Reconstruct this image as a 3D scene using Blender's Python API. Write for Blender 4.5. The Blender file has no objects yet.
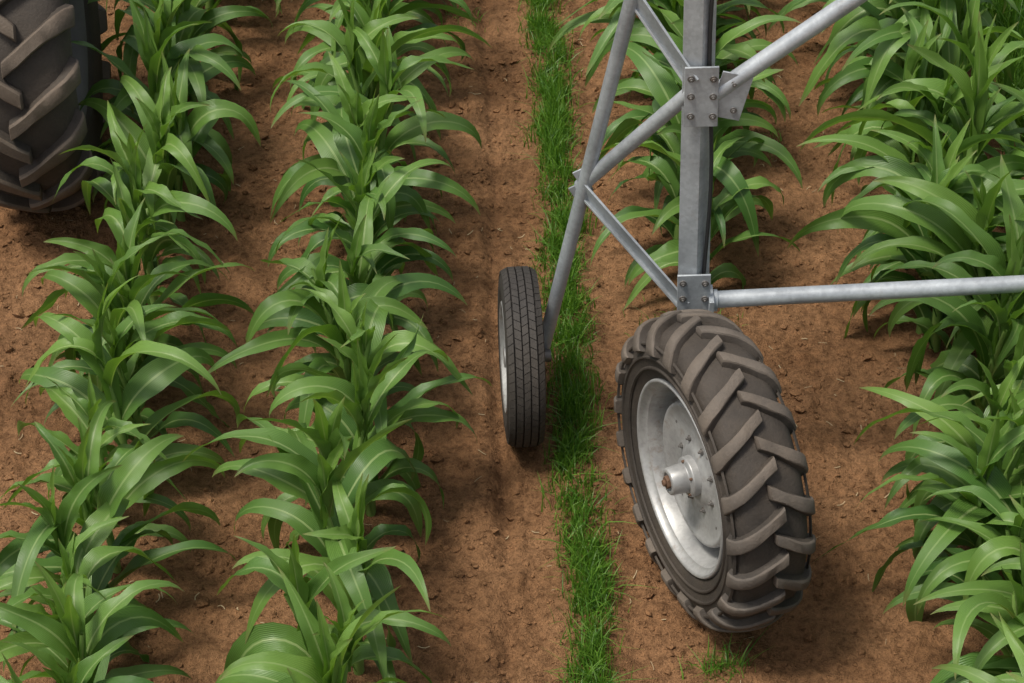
import bpy, math, random
import numpy as np
from mathutils import Vector, Matrix
random.seed(7); rng=np.random.default_rng(23)
scene=bpy.context.scene

# ---------------------------------------------------------------- noise
def _hash(ix,iy,seed):
    n=(ix.astype(np.int64)*374761393+iy.astype(np.int64)*668265263+seed*1442695041)&0x7fffffff
    n=((n^(n>>13))*1274126177)&0x7fffffff
    n=(n^(n>>16))&0xffff
    return n/65535.0
def vnoise(x,y,seed=0):
    x=np.asarray(x,float);y=np.asarray(y,float)
    ix=np.floor(x);iy=np.floor(y);fx=x-ix;fy=y-iy
    fx=fx*fx*(3-2*fx);fy=fy*fy*(3-2*fy)
    a=_hash(ix,iy,seed);b=_hash(ix+1,iy,seed);c=_hash(ix,iy+1,seed);d=_hash(ix+1,iy+1,seed)
    return (a*(1-fx)+b*fx)*(1-fy)+(c*(1-fx)+d*fx)*fy
def fbm(x,y,sc,octv=3,seed=0):
    s=0;a=1;t=0
    for o in range(octv):
        s=s+a*(vnoise(x/sc+o*17.3,y/sc-o*9.1,seed+o)-.5);t+=a;a*=.5;sc*=.5
    return s/t
# ---------------------------------------------------------------- field layout (metres)
def row_a(y): return -1.65-.0150*(y-6)
def row_b(y): return -.66-.0178*(y-6)
def strip(y): return .317-.0252*(y-6)
def row_c(y): return .88+.01*(y-8)
def row_d(y): return 1.95+.022*(y-6)
def ground_h(x,y):
    x=np.asarray(x,float);y=np.asarray(y,float)
    h=.030*fbm(x,y,.55,3,5)+.034*fbm(x,y,.14,3,9)
    c=vnoise(x/.05,y/.05,21)*vnoise(x/.09,y/.09,31)
    h=h+.045*np.clip(c-.28,0,1)
    c=vnoise(x/.11,y/.11,61)
    h=h+.020*np.clip(np.abs(c-.5)*2-.35,0,1)
    h=h+.014*fbm(x,y,.035,2,41)
    for f in (row_a,row_b,row_d):
        h=h+.035*np.exp(-((x-f(y))/.17)**2)
    h=h+.025*np.exp(-((x-row_c(y))/.17)**2)*np.clip(y-8,0,1)
    s=strip(y)
    h=h+.02*np.exp(-((x-s)/.10)**2)
    br=.6+.8*vnoise(y/.5,y*0,91)
    h=h-.032*br*np.exp(-((x-(s-.33+.015*np.sin(y*2.1)))/.035)**2)
    h=h-.018*np.exp(-((x-(s-.20))/.06)**2)
    h=h-.018*br*np.exp(-((x-(s+.20))/.05)**2)
    h=h+.017*np.exp(-((x-(s-.42))/.04)**2)
    return h
# ---------------------------------------------------------------- mesh builder
class MB:
    def __init__(s): s.v=[];s.f=[];s.m=[];s.n=0;s.at=[]
    def add(s,vs,fs,mat=0,at=None):
        vs=np.asarray(vs,float).reshape(-1,3)
        s.v.append(vs)
        for f in fs: s.f.append(tuple(i+s.n for i in f))
        s.m+= [mat]*len(fs)
        s.n+=len(vs)
        if at is not None: s.at.append(np.asarray(at,float).reshape(-1,3))
    def finish(s,name,mats,parent=None,loc=None,rotz=0,angle=35,bevel=0):
        me=bpy.data.meshes.new(name)
        me.from_pydata(np.concatenate(s.v).tolist(),[],s.f)
        for m in mats: me.materials.append(m)
        me.polygons.foreach_set('material_index',s.m)
        me.polygons.foreach_set('use_smooth',[True]*len(s.f))
        if s.at:
            a=me.attributes.new('lc','FLOAT_VECTOR','POINT')
            a.data.foreach_set('vector',np.concatenate(s.at).ravel())
        me.update()
        if angle: me.set_sharp_from_angle(angle=math.radians(angle))
        ob=bpy.data.objects.new(name,me); scene.collection.objects.link(ob)
        if parent: ob.parent=parent
        if loc is not None: ob.location=loc
        ob.rotation_euler=(0,0,rotz)
        if bevel:
            b=ob.modifiers.new('b','BEVEL');b.width=bevel;b.segments=2;b.limit_method='ANGLE'
        return ob
def grid_faces(nu,nv,wrap=False,off=0):
    fs=[]
    for i in range(nu if wrap else nu-1):
        i2=(i+1)%nu
        for j in range(nv-1):
            fs.append((off+i*nv+j,off+i2*nv+j,off+i2*nv+j+1,off+i*nv+j+1))
    return fs
def frame(d,up=(0,0,1)):
    d=Vector(d).normalized();u=Vector(up)
    if abs(d.dot(u))>.97:u=Vector((0,1,0))
    x=d.cross(u).normalized();y=x.cross(d).normalized()
    return d,x,y
def pipe(mb,p,q,r,n=24,mat=0,caps=True):
    p=Vector(p);q=Vector(q);d,x,y=frame(q-p)
    vs=[]
    for c in (p,q):
        for i in range(n):
            a=2*math.pi*i/n;vs.append(c+x*(r*math.cos(a))+y*(r*math.sin(a)))
    fs=[(i,(i+1)%n,n+(i+1)%n,n+i) for i in range(n)]
    if caps: fs+=[tuple(range(n))[::-1],tuple(range(n,2*n))]
    mb.add([tuple(v) for v in vs],fs,mat)
def box(mb,c,s,mat=0,rot=None):
    vs=[]
    for k in (-1,1):
        for j in (-1,1):
            for i in (-1,1):
                v=Vector((i*s[0]/2,j*s[1]/2,k*s[2]/2))
                if rot: v=rot@v
                vs.append(tuple(v+Vector(c)))
    mb.add(vs,[(0,2,3,1),(4,5,7,6),(0,1,5,4),(2,6,7,3),(0,4,6,2),(1,3,7,5)],mat)
def revolve(mb,prof,n=72,mat=0,closed=False):
    vs=[];k=len(prof)
    for i in range(n):
        a=2*math.pi*i/n
        for u,r in prof: vs.append((u,r*math.cos(a),r*math.sin(a)))
    mb.add(vs,grid_faces(n,k,True),mat)
def bolt(mb,c,nrm,r=.012,h=.012,mat=1):
    c=Vector(c);nrm=Vector(nrm).normalized()
    pipe(mb,c-nrm*.002,c+nrm*.003,r*1.5,16,mat)
    pipe(mb,c+nrm*.003,c+nrm*h,r,6,mat)
    pipe(mb,c+nrm*h,c+nrm*(h+.008),r*.5,10,mat)
def chaikin(pts,k=2):
    for _ in range(k):
        o=[pts[0]]
        for a,b in zip(pts[:-1],pts[1:]):
            o.append((a[0]*.75+b[0]*.25,a[1]*.75+b[1]*.25));o.append((a[0]*.25+b[0]*.75,a[1]*.25+b[1]*.75))
        o.append(pts[-1]);pts=o
    return pts
# ---------------------------------------------------------------- materials
def newmat(name):
    m=bpy.data.materials.new(name);m.use_nodes=True
    nt=m.node_tree;b=nt.nodes['Principled BSDF'];return m,nt,b
def N(nt,t,**k):
    n=nt.nodes.new(t)
    for a,v in k.items():
        if a in n.inputs.keys(): n.inputs[a].default_value=v
        else: setattr(n,a,v)
    return n
def ramp(nt,src,stops):
    r=nt.nodes.new('ShaderNodeValToRGB');e=r.color_ramp.elements
    while len(e)<len(stops): e.new(.5)
    for i,(p,c) in enumerate(stops): e[i].position=p;e[i].color=(*c,1)
    nt.links.new(src,r.inputs[0]);return r
def noise(nt,vec,scale,detail=4,rough=.6):
    n=nt.nodes.new('ShaderNodeTexNoise');n.inputs['Scale'].default_value=scale
    n.inputs['Detail'].default_value=detail;n.inputs['Roughness'].default_value=rough
    nt.links.new(vec,n.inputs['Vector']);return n
def mix(nt,f,a,b,blend='MIX'):
    m=nt.nodes.new('ShaderNodeMix');m.data_type='RGBA';m.blend_type=blend
    for s,i in ((f,0),(a,6),(b,7)):
        if isinstance(s,(int,float)): m.inputs[i].default_value=s
        elif isinstance(s,tuple): m.inputs[i].default_value=(*s,1)
        else: nt.links.new(s,m.inputs[i])
    return m.outputs[2]
def bump(nt,b,h,strength,dist,prev=None):
    n=nt.nodes.new('ShaderNodeBump');n.inputs['Strength'].default_value=strength;n.inputs['Distance'].default_value=dist
    nt.links.new(h,n.inputs['Height'])
    if prev: nt.links.new(prev.outputs[0],n.inputs['Normal'])
    nt.links.new(n.outputs[0],b.inputs['Normal']);return n
def objco(nt):
    return nt.nodes.new('ShaderNodeTexCoord').outputs['Object']

def soil_mat(name,dark=1.0):
    m,nt,b=newmat(name);o=objco(nt)
    n1=noise(nt,o,1.6,3,.6);n2=noise(nt,o,26,4,.7);n3=noise(nt,o,170,2,.7)
    c1=ramp(nt,n1.outputs[0],[(.3,(.200*dark,.101*dark,.047*dark)),(.7,(.305*dark,.166*dark,.083*dark))])
    c2=ramp(nt,n2.outputs[0],[(.32,(.42,.39,.36)),(.52,(.95,.95,.95)),(.72,(1.3,1.27,1.22))])
    c=mix(nt,.85,c1.outputs[0],c2.outputs[0],'MULTIPLY')
    c3=ramp(nt,n3.outputs[0],[(.3,(.6,.58,.56)),(.6,(1.05,1.05,1.05)),(.8,(1.4,1.35,1.3))])
    c=mix(nt,.7,c,c3.outputs[0],'MULTIPLY')
    nt.links.new(c,b.inputs['Base Color']);b.inputs['Roughness'].default_value=.95
    b.inputs['Specular IOR Level'].default_value=.12
    p=bump(nt,b,n2.outputs[0],.9,.04);bump(nt,b,n3.outputs[0],.9,.009,p)
    return m
M_soil=soil_mat('soil');M_clod=soil_mat('soil_clod',1.12)

def leaf_mat(name,ca,cb,rib,trans=.28,rough=.42,veins=True):
    m,nt,b=newmat(name)
    a=nt.nodes.new('ShaderNodeAttribute');a.attribute_name='lc'
    sp=nt.nodes.new('ShaderNodeSeparateXYZ');nt.links.new(a.outputs['Vector'],sp.inputs[0])
    col=ramp(nt,sp.outputs[2],[(.0,ca),(1,cb)]).outputs[0]
    if veins:
        ab=N(nt,'ShaderNodeMath',operation='ABSOLUTE');nt.links.new(sp.outputs[0],ab.inputs[0])
        wv=N(nt,'ShaderNodeMath',operation='MULTIPLY');wv.inputs[1].default_value=55;nt.links.new(sp.outputs[0],wv.inputs[0])
        sn=N(nt,'ShaderNodeMath',operation='SINE');nt.links.new(wv.outputs[0],sn.inputs[0])
        vr=ramp(nt,sn.outputs[0],[(.0,(.84,.87,.82)),(1,(1.12,1.10,1.10))])
        col=mix(nt,1.0,col,vr.outputs[0],'MULTIPLY')
        rb=ramp(nt,ab.outputs[0],[(.05,(1,1,1)),(.11,(0,0,0))])
        fd=N(nt,'ShaderNodeMath',operation='MULTIPLY_ADD');fd.inputs[1].default_value=-.8;fd.inputs[2].default_value=.95
        nt.links.new(sp.outputs[1],fd.inputs[0])
        ff=N(nt,'ShaderNodeMath',operation='MULTIPLY',use_clamp=True);nt.links.new(rb.outputs[0],ff.inputs[0]);nt.links.new(fd.outputs[0],ff.inputs[1])
        col=mix(nt,ff.outputs[0],col,rib)
        tp=ramp(nt,sp.outputs[1],[(.9,(0,0,0)),(1.0,(1,1,1))])
        col=mix(nt,tp.outputs[0],col,(.18,.18,.06))
        bump(nt,b,sn.outputs[0],.4,.0015)
    nt.links.new(col,b.inputs['Base Color']);b.inputs['Roughness'].default_value=rough
    b.inputs['Specular IOR Level'].default_value=.55
    t=nt.nodes.new('ShaderNodeBsdfTranslucent')
    tc=mix(nt,1.0,col,(1.6,1.75,.6),'MULTIPLY');nt.links.new(tc,t.inputs[0])
    mx=nt.nodes.new('ShaderNodeMixShader');mx.inputs[0].default_value=trans
    nt.links.new(b.outputs[0],mx.inputs[1]);nt.links.new(t.outputs[0],mx.inputs[2])
    nt.links.new(mx.outputs[0],nt.nodes['Material Output'].inputs['Surface'])
    return m
M_leaf=leaf_mat('corn_leaf',(.045,.125,.024),(.165,.285,.055),(.32,.42,.17),trans=.25,rough=.39)
M_stalk=leaf_mat('corn_stalk',(.13,.25,.045),(.22,.34,.09),(.2,.3,.1),trans=.1,veins=False)
M_grass=leaf_mat('grass_blade',(.045,.135,.012),(.14,.27,.028),(.2,.3,.1),trans=.28,rough=.5,veins=False)

def galv(name,base=(.42,.45,.47),rust=.25,met=.35):
    m,nt,b=newmat(name);o=objco(nt)
    v=nt.nodes.new('ShaderNodeTexVoronoi');v.inputs['Scale'].default_value=70;nt.links.new(o,v.inputs['Vector'])
    bw=nt.nodes.new('ShaderNodeRGBToBW');nt.links.new(v.outputs['Color'],bw.inputs[0])
    r=ramp(nt,bw.outputs[0],[(.1,tuple(x*.90 for x in base)),(.9,tuple(x*1.06 for x in base))])
    n=noise(nt,o,5,6,.7)
    d=ramp(nt,n.outputs[0],[(.35,(.74,.74,.75)),(.6,(1.05,1.05,1.05))])
    c=mix(nt,1.0,r.outputs[0],d.outputs[0],'MULTIPLY')
    n2=noise(nt,o,11,8,.75)
    f=ramp(nt,n2.outputs[0],[(.56,(0,0,0)),(.72,(rust,)*3)])
    c=mix(nt,f.outputs[0],c,(.20,.13,.08))
    nt.links.new(c,b.inputs['Base Color']);b.inputs['Metallic'].default_value=met
    rr=ramp(nt,n.outputs[0],[(.3,(.36,)*3),(.7,(.52,)*3)]);nt.links.new(rr.outputs[0],b.inputs['Roughness'])
    bump(nt,b,n2.outputs[0],.10,.003);return m
M_galv=galv('galvanised_steel',(.43,.46,.48));M_bolt=galv('bolt_steel',(.16,.15,.14),.6)
M_rim=galv('rim_steel',(.38,.38,.37),.75,.3)

def rubber(name,ca,cb,dust,amt):
    m,nt,b=newmat(name);o=objco(nt)
    n=noise(nt,o,9,8,.7);n2=noise(nt,o,90,4,.7);n3=noise(nt,o,3.5,4,.65)
    c=ramp(nt,n.outputs[0],[(.3,ca),(.7,cb)]).outputs[0]
    f=ramp(nt,n3.outputs[0],[(.3,(amt*.3,)*3),(.7,(amt,)*3)])
    f2=mix(nt,.75,f.outputs[0],n2.outputs[0],'MULTIPLY')
    c=mix(nt,f2,c,dust)
    nt.links.new(c,b.inputs['Base Color']);b.inputs['Roughness'].default_value=.72
    b.inputs['Specular IOR Level'].default_value=.35
    p=bump(nt,b,n.outputs[0],.5,.010);bump(nt,b,n2.outputs[0],.6,.004,p);return m
M_rub=rubber('tyre_rubber',(.014,.013,.012),(.032,.029,.026),(.15,.112,.08),.45)
M_lug=rubber('tyre_lug_rubber',(.044,.039,.035),(.092,.081,.071),(.22,.168,.122),.6)
M_lug2=rubber('tractor_lug_rubber',(.044,.037,.031),(.092,.077,.063),(.22,.16,.11),.6)
M_rub2=rubber('road_tyre_rubber',(.018,.017,.016),(.036,.033,.031),(.15,.12,.09),.4)
def paint(name,col,rough=.4,met=0):
    m,nt,b=newmat(name);o=objco(nt);n=noise(nt,o,6,6,.7)
    r=ramp(nt,n.outputs[0],[(.3,tuple(x*.75 for x in col)),(.7,col)])
    nt.links.new(r.outputs[0],b.inputs['Base Color']);b.inputs['Roughness'].default_value=rough;b.inputs['Metallic'].default_value=met;return m
M_green=paint('tractor_green_paint',(.03,.13,.03));M_dark=paint('dark_metal',(.03,.03,.03),.6)
M_grey=paint('tractor_rim_grey',(.13,.125,.115),.6,.1);M_seat=paint('seat_vinyl',(.02,.02,.02),.5)
M_rust=paint('rusty_iron',(.16,.09,.055),.75,.3);M_straw=paint('straw',(.40,.31,.18),.8)

# ---------------------------------------------------------------- ground
def axis(a,b,step,far):
    c=list(np.arange(a,b+step/2,step));s=step;lo=[];x=c[0]
    while x>-far: s*=1.35;x-=s;lo.append(x)
    s=step;hi=[];x=c[-1]
    while x<far: s*=1.35;x+=s;hi.append(x)
    return np.array(lo[::-1]+c+hi)
xs=axis(-2.9,2.8,.0125,600);ys=axis(5.6,11.6,.0135,600)
X,Y=np.meshgrid(xs,ys,indexing='ij')
Z=ground_h(X,Y)
fall=np.clip(1-(np.hypot(X,Y-8)-14)/20,0,1);Z=Z*fall
nx,ny=len(xs),len(ys)
V=np.stack([X,Y,Z],-1).reshape(-1,3)
I=np.arange(nx*ny).reshape(nx,ny)
F=np.stack([I[:-1,:-1],I[1:,:-1],I[1:,1:],I[:-1,1:]],-1).reshape(-1,4)
me=bpy.data.meshes.new('ground')
me.vertices.add(len(V));me.vertices.foreach_set('co',V.ravel())
me.loops.add(F.size);me.loops.foreach_set('vertex_index',F.ravel().astype(np.int32))
me.polygons.add(len(F));me.polygons.foreach_set('loop_start',np.arange(0,F.size,4,dtype=np.int32))
me.polygons.foreach_set('loop_total',np.full(len(F),4,dtype=np.int32))
me.update(calc_edges=True);me.polygons.foreach_set('use_smooth',[True]*len(F));me.materials.append(M_soil)
g=bpy.data.objects.new('ground',me);scene.collection.objects.link(g)

ico=[(0,0,1),(.89,0,.45),(.28,.85,.45),(-.72,.53,.45),(-.72,-.53,.45),(.28,-.85,.45),(.72,.53,-.45),(-.28,.85,-.45),(-.89,0,-.45),(-.28,-.85,-.45),(.72,-.53,-.45),(0,0,-1)]
icf=[(0,1,2),(0,2,3),(0,3,4),(0,4,5),(0,5,1),(1,6,2),(2,7,3),(3,8,4),(4,9,5),(5,10,1),(6,7,2),(7,8,3),(8,9,4),(9,10,5),(10,6,1),(11,7,6),(11,8,7),(11,9,8),(11,10,9),(11,6,10)]
ico=np.array(ico);mb=MB()
nc=30000
cx=rng.uniform(-3.2,3.2,nc);cy=rng.uniform(5.2,12,nc);ch=ground_h(cx,cy)
dens=vnoise(cx/.25,cy/.25,77)
for x,y,h,dn in zip(cx,cy,ch,dens):
    if rng.random()>dn*1.3: continue
    r=min(.003+rng.exponential(.0048),.030)
    v=ico*rng.uniform(.6,1.3,(12,1))*r*np.array([1,rng.uniform(.7,1.2),.7])
    a=rng.uniform(0,6.3);c,s=math.cos(a),math.sin(a)
    v=np.stack([v[:,0]*c-v[:,1]*s,v[:,0]*s+v[:,1]*c,v[:,2]],-1)+np.array([x,y,h+r*.2])
    mb.add(v,icf)
mb.finish('soil_clods',[M_clod],angle=50)
mb=MB();ns=420
cx=rng.uniform(-2.9,2.9,ns);cy=rng.uniform(5.4,11.8,ns);ch=ground_h(cx,cy)
for x,y,h in zip(cx,cy,ch):
    a=rng.uniform(0,6.3);l=rng.uniform(.012,.05);w=rng.uniform(.0008,.0025);b=rng.normal(0,.5)
    d=np.array([math.cos(a),math.sin(a),0]);e=np.array([-d[1],d[0],0]);pts=[]
    for k in range(4):
        t=k/3-.5;p=np.array([x,y,h+.006+.004*rng.random()])+d*l*t+e*l*b*t*t
        pts+=[p-e*w,p+e*w]
    mb.add(pts,[(0,1,3,2),(2,3,5,4),(4,5,7,6)])
mb.finish('straw_debris',[M_straw],angle=0)

# ---------------------------------------------------------------- corn
NS,CS=18,np.array([-1,-.5,0,.5,1.])
LF=grid_faces(NS+1,5)
def leaf(mb,base,az,L,W,e0,e1,k=1.1,fold=.45,tw=0,drift=0,ruf=.008,rnd=None,kink=None):
    s=np.linspace(0,1,NS+1)
    if kink is None: el=e0+(e1-e0)*s**k
    else:
        sg=1/(1+np.exp(-(s-kink)*9));sg=(sg-sg[0])/(sg[-1]-sg[0]);el=e0+(e1-e0)*sg
    a=az+drift*s**1.5+.12*np.sin(s*rng.uniform(4,9)+rng.uniform(0,6))
    T=np.stack([np.cos(el)*np.cos(a),np.cos(el)*np.sin(a),np.sin(el)],-1)
    P=np.concatenate([[np.zeros(3)],np.cumsum((T[:-1]+T[1:])/2*L/NS,0)])+np.array(base)
    side=np.stack([-np.sin(a),np.cos(a),np.zeros_like(a)],-1)
    nr=np.cross(T,side)
    t=(tw*s+.25*np.sin(s*rng.uniform(5,11)+rng.uniform(0,6))*s)[:,None]
    sd=side*np.cos(t)+nr*np.sin(t);n2=nr*np.cos(t)-side*np.sin(t)
    w=W*np.clip((.60+1.15*s-.5*s*s),0,1)*np.clip((1-s)/.62,0,1)**.8
    w[-1]=.002
    fo=fold*(1-.6*s)
    ph,fr=rng.uniform(0,6.3),rng.uniform(2.5,5.5);ph2=rng.uniform(0,6.3)
    c=CS[None,:,None]
    up=(w*np.sin(fo))[:,None,None]*np.abs(c)*n2[:,None,:]*.5
    la=(w*np.cos(fo))[:,None,None]*c*sd[:,None,:]*.5
    rr=np.where(CS>0,np.sin(s[:,None]*fr*6.28+ph),np.sin(s[:,None]*fr*6.28+ph2))*(CS**2)[None,:]*ruf*np.sin(np.pi*np.clip(s*1.1,0,1))[:,None]
    V=P[:,None,:]+la+up+rr[:,:,None]*n2[:,None,:]
    r=rng.random() if rnd is None else rnd
    rv=np.clip(r+.10*np.sin(s*rng.uniform(4,12)+rng.uniform(0,6))+.10*(s-.4),0,1)
    at=np.stack([np.broadcast_to(CS,(NS+1,5)),np.broadcast_to(s[:,None],(NS+1,5)),np.broadcast_to(rv[:,None],(NS+1,5))],-1)
    mb.add(V.reshape(-1,3),LF,0,at.reshape(-1,3))
def stalk(mb,pts,rs,n=8):
    vs=[];at=[]
    for p,r in zip(pts,rs):
        for i in range(n):
            a=2*math.pi*i/n;vs.append((p[0]+r*math.cos(a),p[1]+r*math.sin(a),p[2]));at.append((0,.5,rng.random()*.2+.5))
    fs=[]
    for k in range(len(pts)-1):
        for i in range(n): fs.append((k*n+i,k*n+(i+1)%n,(k+1)*n+(i+1)%n,(k+1)*n+i))
    mb.add(vs,fs,1,at)
def corn(mb,x,y,sc=1.,across=0.):
    h=float(ground_h(x,y))-.02
    lean=rng.normal(0,.08,2);az0=across+rng.normal(0,.50)+(math.pi if rng.random()<.5 else 0)
    nl=int(rng.integers(8,10));H=.66*sc*rng.uniform(.88,1.12)
    pr=rng.random()
    def sp(z): return np.array([x+lean[0]*z*z*1.5,y+lean[1]*z*z*1.5,h+z])
    zs=np.linspace(0,H+.1*sc,8)
    stalk(mb,[sp(z) for z in zs],[.021*sc*(1-.70*(z/(H+.1*sc))**1.5)+.002 for z in zs])
    for i in range(nl):
        q=i/(nl-1)
        z=(.05+.93*q)*H
        az=az0+(i%2)*math.pi+rng.normal(0,.36)+q*.6*rng.normal()
        L=sc*(.41+.36*math.sin(math.pi*min(1,q*.75+.12)))*rng.uniform(.85,1.12)
        W=sc*(.076+.045*math.sin(math.pi*(.15+q*.75)))*rng.uniform(.85,1.18)
        e0=math.radians(66+12*q+rng.normal(0,7))
        e1=math.radians(-82+30*q**2+rng.normal(0,18))
        kk=rng.uniform(1.1,2.0)
        if q>.75: e1=math.radians(rng.uniform(-65,45));e0=math.radians(82);L*=.88
        leaf(mb,sp(z),az,L,W,e0,e1,k=kk,fold=rng.uniform(.25,.65)+(.25 if q>.8 else 0),
             tw=rng.normal(0,.8),drift=rng.normal(0,.5),ruf=rng.uniform(.005,.015),
             rnd=np.clip(.08+.30*pr+.45*rng.random()+.32*(q-.3),0,1),kink=rng.uniform(.3,.6) if rng.random()<.35 else None)
    for k in range(2):
        leaf(mb,sp(H*.90),rng.uniform(0,6.3),sc*rng.uniform(.34,.52),sc*.080,math.radians(89),math.radians(rng.uniform(45,82)),fold=.8,
             tw=rng.normal(0,.7),rnd=rng.uniform(.75,1),k=1.6)
def corn_row(f,y0,y1,step,sc=1.,skip=None,jx=.03):
    mb=MB();y=y0
    while y<y1:
        if not(skip and skip[0]<y<skip[1]):
            corn(mb,f(y)+rng.normal(0,jx),y,sc*rng.uniform(.86,1.12))
        y+=step*rng.uniform(.7,1.3)
    mb.finish('corn_row',[M_leaf,M_stalk],angle=0)
corn_row(row_a,4.3,14.5,.215,.97)
corn_row(row_b,4.3,14.5,.215,1.0)
corn_row(row_c,8.45,14.5,.165,1.05)
corn_row(row_d,4.3,7.02,.145,1.12,None,.07)
corn_row(row_d,7.40,14.5,.145,1.18,None,.09)
corn_row(lambda y:2.62+.01*(y-8),4.6,8.6,.16,1.18,(6.98,7.40),.07)
corn_row(lambda y:-5.3,5,14,.26)

# ---------------------------------------------------------------- grass
def grass(name,n,pos,hfun,wd=.0035,lean=.5):
    k=4
    P=pos(n);x=P[:,0];y=P[:,1];n=len(x);z=ground_h(x,y)-.005
    H=hfun(n);az=rng.uniform(0,6.283,n);ln=np.abs(rng.normal(0,lean,n));wa=rng.uniform(0,6.283,n);r=rng.random(n)
    w=wd*rng.uniform(.7,1.4,n)*(H/np.mean(H))**.5
    rows=[]
    for j in range(k):
        s=j/(k-1)
        px=x+np.cos(az)*ln*H*s**1.8;py=y+np.sin(az)*ln*H*s**1.8;pz=z+H*s*(1-.35*np.minimum(ln,1.4)*s)
        ww=w*(1-s**1.6)+.0002
        for sg in (-1,1):
            rows.append(np.stack([px+sg*ww*np.cos(wa),py+sg*ww*np.sin(wa),pz],-1))
    V=np.stack(rows,1).reshape(-1,3)
    F=[]
    b=(np.arange(n)*2*k)[:,None]
    for j in range(k-1):
        F.append(b+np.array([[2*j,2*j+1,2*j+3,2*j+2]]))
    F=np.concatenate(F)
    A=np.zeros((n,2*k,3));A[:,:,2]=r[:,None];A[:,:,1]=np.repeat(np.linspace(0,1,k),2)[None]
    mb=MB();mb.add(V,F.tolist(),0,A.reshape(-1,3));return mb.finish(name,[M_grass],angle=0)
def pos_strip(n):
    y=rng.uniform(3.5,14.5,n);x=strip(y)+np.clip(rng.normal(0,.050,n),-.16,.16)+.012*np.sin(y*5)+.035*(vnoise(y/.25,y*0,55)-.5)
    keep=rng.random(n)<.05+1.2*vnoise(x/.07,y/.10,3)
    return np.stack([x,y],-1)[keep]
grass('grass_strip',38000,pos_strip,lambda n:rng.uniform(.03,.14,n),.0026,.6)
def pos_right(n):
    x=rng.uniform(2.3,5.0,n);y=rng.uniform(8.6,14.5,n)
    keep=(x>2.58-.08*(y-10)+.15*(vnoise(y/.3,y*0,8)-.5))
    return np.stack([x,y],-1)[keep]
grass('tall_grass',46000,pos_right,lambda n:rng.uniform(.18,.55,n),.0055,.5)
def pos_tuft(n):
    return np.stack([.83+rng.normal(0,.055,n),6.08+rng.normal(0,.035,n)],-1)
grass('grass_tuft',150,pos_tuft,lambda n:rng.uniform(.03,.13,n),.0025,.8)
def pos_weeds(n):
    c=np.array([[.98,8.2],[.12,9.8],[-.25,10.9],[1.35,9.7],[.7,8.2]])
    i=rng.integers(0,len(c),n);return c[i]+rng.normal(0,.06,(n,2))
grass('grass_tuft',260,pos_weeds,lambda n:rng.uniform(.02,.08,n),.0022,.8)

# ---------------------------------------------------------------- tyres
def ag_tyre(mb,R,W,rb,nl,lugh,lugw,adv,sgn=1,mat=0,lmat=1):
    h=R-lugh
    half=[(0,h),(.33*W,h-.012*R/.65),(.45*W,h-.050*R/.65),(.505*W,h-.115*R/.65),(.50*W,(h+rb)/2),(.46*W,rb+.05),(.40*W,rb+.012),(.36*W,rb-.01)]
    hp=chaikin(half,2)
    full=[(-u,r) for u,r in hp[::-1]]+hp[1:]
    revolve(mb,full,96,mat)
    hp=np.array(hp);d=np.r_[0,np.cumsum(np.hypot(*np.diff(hp,axis=0).T))]
    Lend=np.interp(.50*W,hp[:np.argmax(hp[:,0])+1,0],d[:np.argmax(hp[:,0])+1])*.95
    qs=[0,.012,.03,.1,.2,.3,.4,.5,.6,.7,.8,.88,.94,.985,1.0]
    nq=len(qs)
    prof=((-.66,-.3),(-.53,.72),(-.48,.92),(-.39,1.0),(.39,1.0),(.48,.92),(.53,.72),(.66,-.3))
    n0=len(prof)
    for side in (-1,1):
        for i in range(nl):
            th0=2*math.pi*(i+(.5 if side>0 else 0))/nl+rng.normal(0,.006)
            vs=[];wj=1+rng.normal(0,.04);lj=rng.uniform(.95,1.0)
            st=-.022*W/.3
            wp=rng.uniform(0,6.3)
            for q in qs:
                dd=st+q*(Lend*lj-st)
                g=lambda v:(np.interp(abs(v),d,hp[:,0])*(1 if v>0 else -1),np.interp(abs(v),d,hp[:,1]))
                u,r=g(dd);u2,r2=g(dd+.006);u1,r1=g(dd-.006)
                tx,tr=u2-u1,r2-r1;l=math.hypot(tx,tr);nu,nrr=-tr/l,tx/l
                th=th0+sgn*adv*(q if q<.78 else .78+(q-.78)*.5)
                hh=lugh*(1-.15*q**3)*(1+.05*math.sin(q*9+wp));ww=lugw*wj*(.84+.36*q*q)*(1+.05*math.sin(q*13+wp))
                if q>.99: hh*=.25
                elif q>.97: hh*=.82
                if q<.005: hh*=.2
                elif q<.02: hh*=.8
                for cc,hk in prof:
                    uu=(u+nu*hh*hk)*side;rr=r+nrr*hh*hk
                    a=th+cc*ww/r+rng.normal(0,.0012)
                    vs.append((uu,rr*math.cos(a),rr*math.sin(a)))
            fs=grid_faces(nq,n0)
            fm=[lmat if 1<=j<=5 else mat for _ in range(nq-1) for j in range(n0-1)]
            base=mb.n
            mb.v.append(np.array(vs));mb.n+=len(vs)
            for f,mm in zip(fs,fm):
                mb.f.append(tuple(base+t for t in f));mb.m.append(mm)
            mb.f.append(tuple(base+t for t in range(n0)));mb.m.append(mat)
            mb.f.append(tuple(base+(nq-1)*n0+t for t in range(n0))[::-1]);mb.m.append(lmat)

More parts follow.
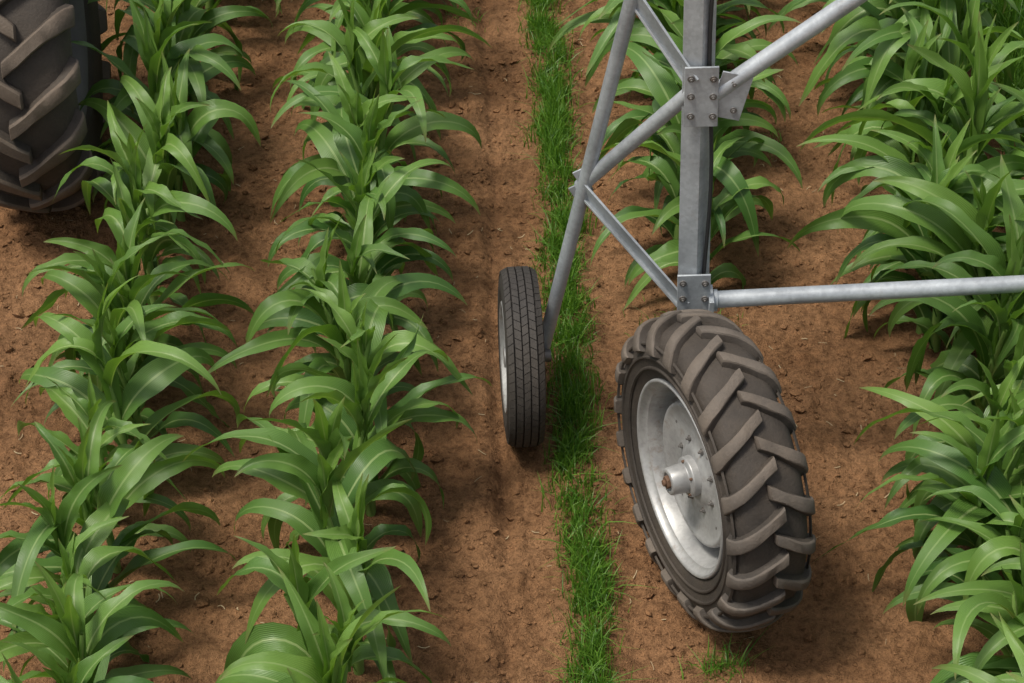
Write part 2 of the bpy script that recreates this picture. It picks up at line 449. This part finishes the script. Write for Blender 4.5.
tower=bpy.data.objects.new('irrigation_tower',None);scene.collection.objects.link(tower)
NW=(.785,6.54,.645);psi=math.radians(21)
mb=MB();ag_tyre(mb,.65,.32,.395,21,.036,.054,.25,1)
for rr,uu in ((.555,.160),(.50,.1615),(.455,.1545)):
    for sg in (-1,1):
        prof=[(sg*(uu-.004),rr+.008),(sg*(uu+.0035),rr+.003),(sg*(uu+.0035),rr-.003),(sg*(uu-.004),rr-.008)]
        revolve(mb,prof,96,0)
mb.finish('drive_tyre',[M_rub,M_lug],tower,NW,psi,38)
mb=MB()
prof=[(-.105,.397),(-.122,.408),(-.137,.408),(-.143,.401),(-.139,.391),(-.126,.387),(-.113,.377),(-.108,.366),(-.075,.358),(-.030,.352),(.022,.345),(.040,.325)]
revolve(mb,chaikin(prof,1),96,0)
prof=[(.040,.325),(.020,.306),(-.040,.302),(-.070,.298),(-.078,.288),(-.074,.276),(-.066,.262),(-.056,.20),(-.056,.15),(-.062,.125),(-.074,.110),(-.076,.06)]
revolve(mb,chaikin(prof,1),96,0)
prof=[(.040,.335),(.06,.340),(.10,.37),(.12,.385),(.131,.39),(.135,.402),(.125,.411),(.105,.402)]
revolve(mb,prof,96,0)
for i in range(8):
    a=2*math.pi*i/8+.2;bolt(mb,(-.057,.148*math.cos(a),.148*math.sin(a)),(-1,0,0),.009,.010,1)
for i in range(4):
    a=2*math.pi*i/4+.5;pipe(mb,(-.030,.235*math.cos(a),.235*math.sin(a)),(-.062,.235*math.cos(a),.235*math.sin(a)),.009,12,1)
pipe(mb,(-.06,.380*math.cos(2.2),.380*math.sin(2.2)),(-.135,.372*math.cos(2.2),.372*math.sin(2.2)),.006,8,1)
mb.finish('drive_rim',[M_rim,M_bolt],tower,NW,psi,30)
mb=MB()
prof=[(-.05,.085),(-.104,.082),(-.110,.072),(-.112,.060),(-.176,.057),(-.184,.052),(-.186,.038),(-.176,.036),(-.176,.001)]
revolve(mb,prof,40,0)
pipe(mb,(-.176,0,0),(-.194,0,0),.028,6,1);pipe(mb,(-.194,0,0),(-.206,0,0),.014,16,1)
pipe(mb,(.0,0,0),(.22,0,0),.05,24,0)
box(mb,(.22,0,-.02),(.10,.16,.16),0)
for i in range(5):
    a=2*math.pi*i/5;pipe(mb,(-.104,.071*math.cos(a),.071*math.sin(a)),(-.118,.071*math.cos(a),.071*math.sin(a)),.007,6,1)
mb.finish('drive_hub',[M_rim,M_rust],tower,NW,psi,30,.003)

# road tyre (transport wheel)
FW=(.040,7.53,.395);psi2=math.radians(4)
mb=MB();R=.395;W=.165;rb=.245
half=[(0,R-.016),(.38*W,R-.018),(.46*W,R-.030),(.50*W,R-.07),(.50*W,R-.10),(.45*W,rb+.03),(.40*W,rb+.008),(.36*W,rb-.01)]
hp=chaikin(half,2);revolve(mb,[(-u,r) for u,r in hp[::-1]]+hp[1:],96,0)
nb=60
for j,(ua,ub) in enumerate(((-.077,-.053),(-.046,-.019),(-.013,.013),(.019,.046),(.053,.077))):
    for i in range(nb):
        a0=2*math.pi*(i+(.5 if j%2 else 0))/nb;da=2*math.pi/nb
        rt=lambda u:R-1.6*max(0,abs(u)-.042)**1.35
        sk=.35*(1 if j%2 else -1)*da
        vs=[]
        for rk in (0,1):
            for u,s in ((ua,-1),(ub,1)):
                for a in (a0+.04*da,a0+.5*da,a0+.96*da):
                    aa=a+sk*s*.5;r=(rt(u) if rk else R-.03)
                    uu=u*(.985 if rk else 1)
                    vs.append((uu,r*math.cos(aa),r*math.sin(aa)))
        fs=[(6,7,10,9),(7,8,11,10),(0,1,7,6),(1,2,8,7),(4,3,9,10),(5,4,10,11),(0,6,9,3),(2,5,11,8)]
        mb.add(vs,fs,1 )
mb.finish('transport_tyre',[M_rub2,M_rub2],tower,FW,psi2,30)
mb=MB()
for sg in (-1,1):
    prof=[(sg*.064,.236),(sg*.075,.248),(sg*.080,.242),(sg*.076,.232),(sg*.055,.222),(sg*.03,.21),(sg*.028,.12),(sg*.045,.08),(sg*.05,.05)]
    revolve(mb,prof,64,0)
    pipe(mb,(sg*.02,0,0),(sg*.075,0,0),.045,24,0)
    for i in range(6):
        a=2*math.pi*i/6;bolt(mb,(sg*.036,.1*math.cos(a),.1*math.sin(a)),(sg,0,0),.009,.01,1)
pipe(mb,(0,0,0),(.13,0,0),.028,16,1)
mb.finish('transport_rim',[M_rim,M_bolt],tower,FW,psi2,30)

# ---------------------------------------------------------------- tower frame
A=Vector((.653,7.3,3.45))
def post(z): return Vector((.746-.0323*(z-.9),7.3,z))
leg0=Vector((.157,7.65,.6))
def leg(s): return leg0.lerp(A,s)
def barv(mb,a,b,wid,thk,wdir,mat=0):
    a=Vector(a);b=Vector(b);d=(b-a).normalized();wd=Vector(wdir);wd=(wd-d*wd.dot(d)).normalized();nd=d.cross(wd)
    vs=[]
    for c in (a,b):
        for i,j in ((-1,-1),(1,-1),(1,1),(-1,1)): vs.append(tuple(c+wd*(i*wid/2)+nd*(j*thk/2)))
    mb.add(vs,[(0,1,5,4),(1,2,6,5),(2,3,7,6),(3,0,4,7),(3,2,1,0),(4,5,6,7)],mat)
mb=MB()
def Vpost(z,sc=1):
    c=post(z)
    pts=[(-.062,-.052),(.012,-.072),(.066,-.012),(.059,-.004),(.010,-.058),(-.058,-.041)]
    return [tuple(c+Vector((a*sc,b*sc,0))) for a,b in pts]
a=Vpost(.56,1.05);b=Vpost(3.42,.95);n=6
mb.add(a+b,[(i,(i+1)%n,n+(i+1)%n,n+i) for i in range(n)]+[tuple(range(n))[::-1],tuple(range(n,2*n))],0)
mb.finish('tower_post',[M_galv,M_bolt],tower,bevel=.002)
mb=MB()
barv(mb,post(1.83)+Vector((.01,-.087,0)),post(2.10)+Vector((.01,-.087,0)),.13,.010,(1,0,0))
barv(mb,post(1.86)+Vector((.10,-.073,0)),post(2.06)+Vector((.15,-.073,.0)),.12,.008,(1,0,0))
barv(mb,post(.86)+Vector((0,-.087,0)),post(1.10)+Vector((0,-.087,0)),.135,.010,(1,0,0))
barv(mb,post(.93)+Vector((.07,-.07,-.05)),post(.93)+Vector((.07,-.07,.06)),.02,.12,(1,0,0))
for z in (1.88,1.97,2.05):
    for dx in (-.03,.055): bolt(mb,post(z)+Vector((dx,-.093,0)),(0,-1,0),.010,.010,1)
for z in (1.90,2.02): bolt(mb,post(z)+Vector((.135,-.081,0)),(0,-1,0),.009,.010,1)
for z in (.90,.98,1.06):
    for dx in (-.045,.045): bolt(mb,post(z)+Vector((dx,-.093,0)),(0,-1,0),.010,.010,1)
for s in (.245,.275): 
    c=leg(s);barv(mb,c+Vector((-.03,-.042,-.02)),c+Vector((.04,-.042,.02)),.07,.008,(0,0,1));bolt(mb,c+Vector((0,-.048,0)),(0,-1,0),.010,.010,1)
mb.finish('gusset_plates',[M_galv,M_bolt],tower,bevel=.0015)
mb=MB()
pipe(mb,Vector((.14,7.60,.40)),A,.030)
pipe(mb,leg(.25)+Vector((0,-.03,0)),post(1.97)+Vector((-.02,-.05,0)),.030)
pipe(mb,post(1.95)+Vector((.05,-.055,0)),Vector((2.33,7.3,3.24)),.034)
mb.finish('tower_braces',[M_galv,M_bolt],tower)
mb=MB()
a=leg(.26)+Vector((-.01,-.05,0));b=post(.93)+Vector((-.03,-.07,0))
barv(mb,a,b,.080,.010,(0,-.4,1));barv(mb,a+Vector((0,.03,-.038)),b+Vector((0,.03,-.038)),.07,.010,(0,1,.3))
a=leg(.60)+Vector((0,-.03,0));b=post(2.02)+Vector((-.02,-.07,0))
barv(mb,a,b,.095,.010,(0,-.4,1));barv(mb,a+Vector((0,.03,-.046)),b+Vector((0,.03,-.046)),.06,.010,(0,1,.3))
bolt(mb,leg(.26)+Vector((.03,-.06,-.02)),(0,-1,.3),.011,.01,1)
mb.finish('angle_braces',[M_galv,M_bolt],tower,bevel=.0015)
mb=MB()
pipe(mb,post(.93)+Vector((.03,-.04,0)),Vector((4.6,7.46,1.02)),.036,32)
pipe(mb,post(.93)+Vector((.085,-.04,0)),post(.93)+Vector((.10,-.04,0)),.046,32)
mb.finish('span_tie_pipe',[M_galv],tower)
mb=MB()
pts=[post(z)+Vector((.050+.010*math.sin(z*5),-.052,0)) for z in np.linspace(.7,3.4,24)]
for a,b in zip(pts[:-1],pts[1:]): pipe(mb,a,b,.008,8,0)
mb.finish('power_cable',[M_dark],tower)
mb=MB()
barv(mb,Vector((.757,7.25,.60)),Vector((.985,7.12,.60)),.09,.06,(0,0,1))
barv(mb,Vector((.985,7.15,.605)),Vector((.985,6.62,.63)),.09,.05,(0,0,1))
pipe(mb,(-5,7.3,3.58),(7,7.3,3.58),.085,32)
for k in range(4):
    x0=2.45+k*1.5
    if x0<7: pipe(mb,(x0,7.3,3.24),(x0,7.3,3.5),.02,12)
pipe(mb,(2.33,7.3,3.24),(6.95,7.3,3.24),.02,12)
mb.finish('span_pipe',[M_galv],tower)

# ---------------------------------------------------------------- tractor
tr=bpy.data.objects.new('tractor',None);scene.collection.objects.link(tr)
def tr_wheel(x,y,R,W,rb,nl,lh,lw,nm,out):
    mb=MB();ag_tyre(mb,R,W,rb,nl,lh,lw,.34,-1,0,1)
    mb.finish(nm+'_tyre',[M_rub,M_lug2],tr,(x,y,R-.02),0,38)
    mb=MB()
    s=out
    prof=[(s*.36*W,rb+.0),(s*.39*W,rb+.010),(s*.41*W,rb),(s*.39*W,rb-.015),(s*.33*W,rb-.03),(s*.1*W,rb-.05),(s*.02*W,rb-.07),(s*.0*W,rb-.12),(s*.06*W,rb*.45),(s*.1*W,.14),(s*.2*W,.12),(s*.2*W,.001)]
    revolve(mb,prof,72,0)
    prof=[(-s*.40*W,rb),(-s*.2*W,rb-.05),(s*.02*W,rb-.07)];revolve(mb,prof,72,0)
    for i in range(8):
        a=2*math.pi*i/8;bolt(mb,(s*.105*W,.19*math.cos(a),.19*math.sin(a)),(s,0,0),.014,.015,1)
    mb.finish(nm+'_rim',[M_grey,M_dark],tr,(x,y,R-.02),0,30)
tr_wheel(-2.42,9.48,.87,.52,.44,17,.058,.085,'rear_wheel_a',1)
tr_wheel(-4.15,9.48,.87,.52,.44,17,.058,.085,'rear_wheel_b',-1)
tr_wheel(-2.75,12.0,.58,.34,.32,18,.035,.055,'front_wheel_a',1)
tr_wheel(-3.87,12.0,.58,.34,.32,18,.035,.055,'front_wheel_b',-1)
mb=MB();pipe(mb,(-4.1,9.48,.84),(-2.5,9.48,.84),.11);box(mb,(-3.31,9.9,.85),(.55,1.5,.5));box(mb,(-3.31,11.3,.8),(.4,1.8,.35));pipe(mb,(-3.85,12,.56),(-2.8,12,.56),.06)
mb.finish('chassis',[M_dark],tr,bevel=.02)
mb=MB();box(mb,(-3.31,11.5,1.22),(.62,1.7,.52));box(mb,(-3.31,12.37,1.2),(.56,.08,.44),1)
box(mb,(-3.31,10.5,1.3),(.7,.2,.6))
for x0 in (-2.68,-3.94):
    vs=[];n=10
    for k in range(n):
        a=math.radians(30+85*k/(n-1))
        for dx in (-.2,.2):
            for r in (.95,.97): vs.append((x0+dx,9.48+r*math.cos(a),.84+r*math.sin(a)))
    fs=[]
    for k in range(n-1):
        o=4*k;fs+=[(o,o+2,o+6,o+4),(o+1,o+5,o+7,o+3),(o,o+4,o+5,o+1),(o+2,o+3,o+7,o+6)]
    mb.add(vs,fs,0)
mb.finish('bodywork',[M_green,M_dark],tr,bevel=.03)
mb=MB();box(mb,(-3.31,9.7,1.2),(.5,.45,.12));box(mb,(-3.31,9.48,1.45),(.5,.1,.45));pipe(mb,(-3.31,10.4,1.5),(-3.31,10.2,1.65),.02)
for k in range(24):
    a,b=2*math.pi*k/24,2*math.pi*(k+1)/24
    pipe(mb,(-3.31+.2*math.cos(a),10.18+.1*math.sin(a),1.67+.17*math.sin(a)),(-3.31+.2*math.cos(b),10.18+.1*math.sin(b),1.67+.17*math.sin(b)),.014,8)
pipe(mb,(-3.05,11.6,1.45),(-3.05,11.6,1.95),.03)
mb.finish('seat_and_steering',[M_seat],tr,bevel=.02)
ty=math.radians(5);c0=Vector((-2.42,9.48,0));c1=Vector((-2.34,9.42,0))
tr.rotation_euler=(0,0,ty);tr.location=c1-Matrix.Rotation(ty,3,'Z')@c0

# ---------------------------------------------------------------- light / sky
S=Vector((-.36,-.14,.92)).normalized()
el=math.asin(S.z);rot=math.atan2(S.x,S.y)
w=bpy.data.worlds.new('World');scene.world=w;w.use_nodes=True;nt=w.node_tree
sk=nt.nodes.new('ShaderNodeTexSky');sk.sky_type='NISHITA';sk.sun_disc=False;sk.sun_elevation=el;sk.sun_rotation=rot
sk.dust_density=4
hs=nt.nodes.new('ShaderNodeHueSaturation');hs.inputs['Saturation'].default_value=.42;nt.links.new(sk.outputs[0],hs.inputs['Color'])
bg=nt.nodes['Background'];bg.inputs[1].default_value=.15;nt.links.new(hs.outputs[0],bg.inputs[0])
L=bpy.data.lights.new('sun','SUN');L.energy=3.5;L.angle=math.radians(13);L.color=(1,.94,.84)
lo=bpy.data.objects.new('sun',L);scene.collection.objects.link(lo);lo.rotation_euler=S.to_track_quat('Z','Y').to_euler()
cam=bpy.data.cameras.new('camera');co=bpy.data.objects.new('camera',cam);scene.collection.objects.link(co)
co.location=(0,0,6.8);co.rotation_euler=(math.radians(50),0,0);cam.lens=79.6;cam.sensor_width=36;cam.clip_end=2000
scene.camera=co
scene.view_settings.view_transform='Standard';scene.view_settings.look='None';scene.view_settings.exposure=0
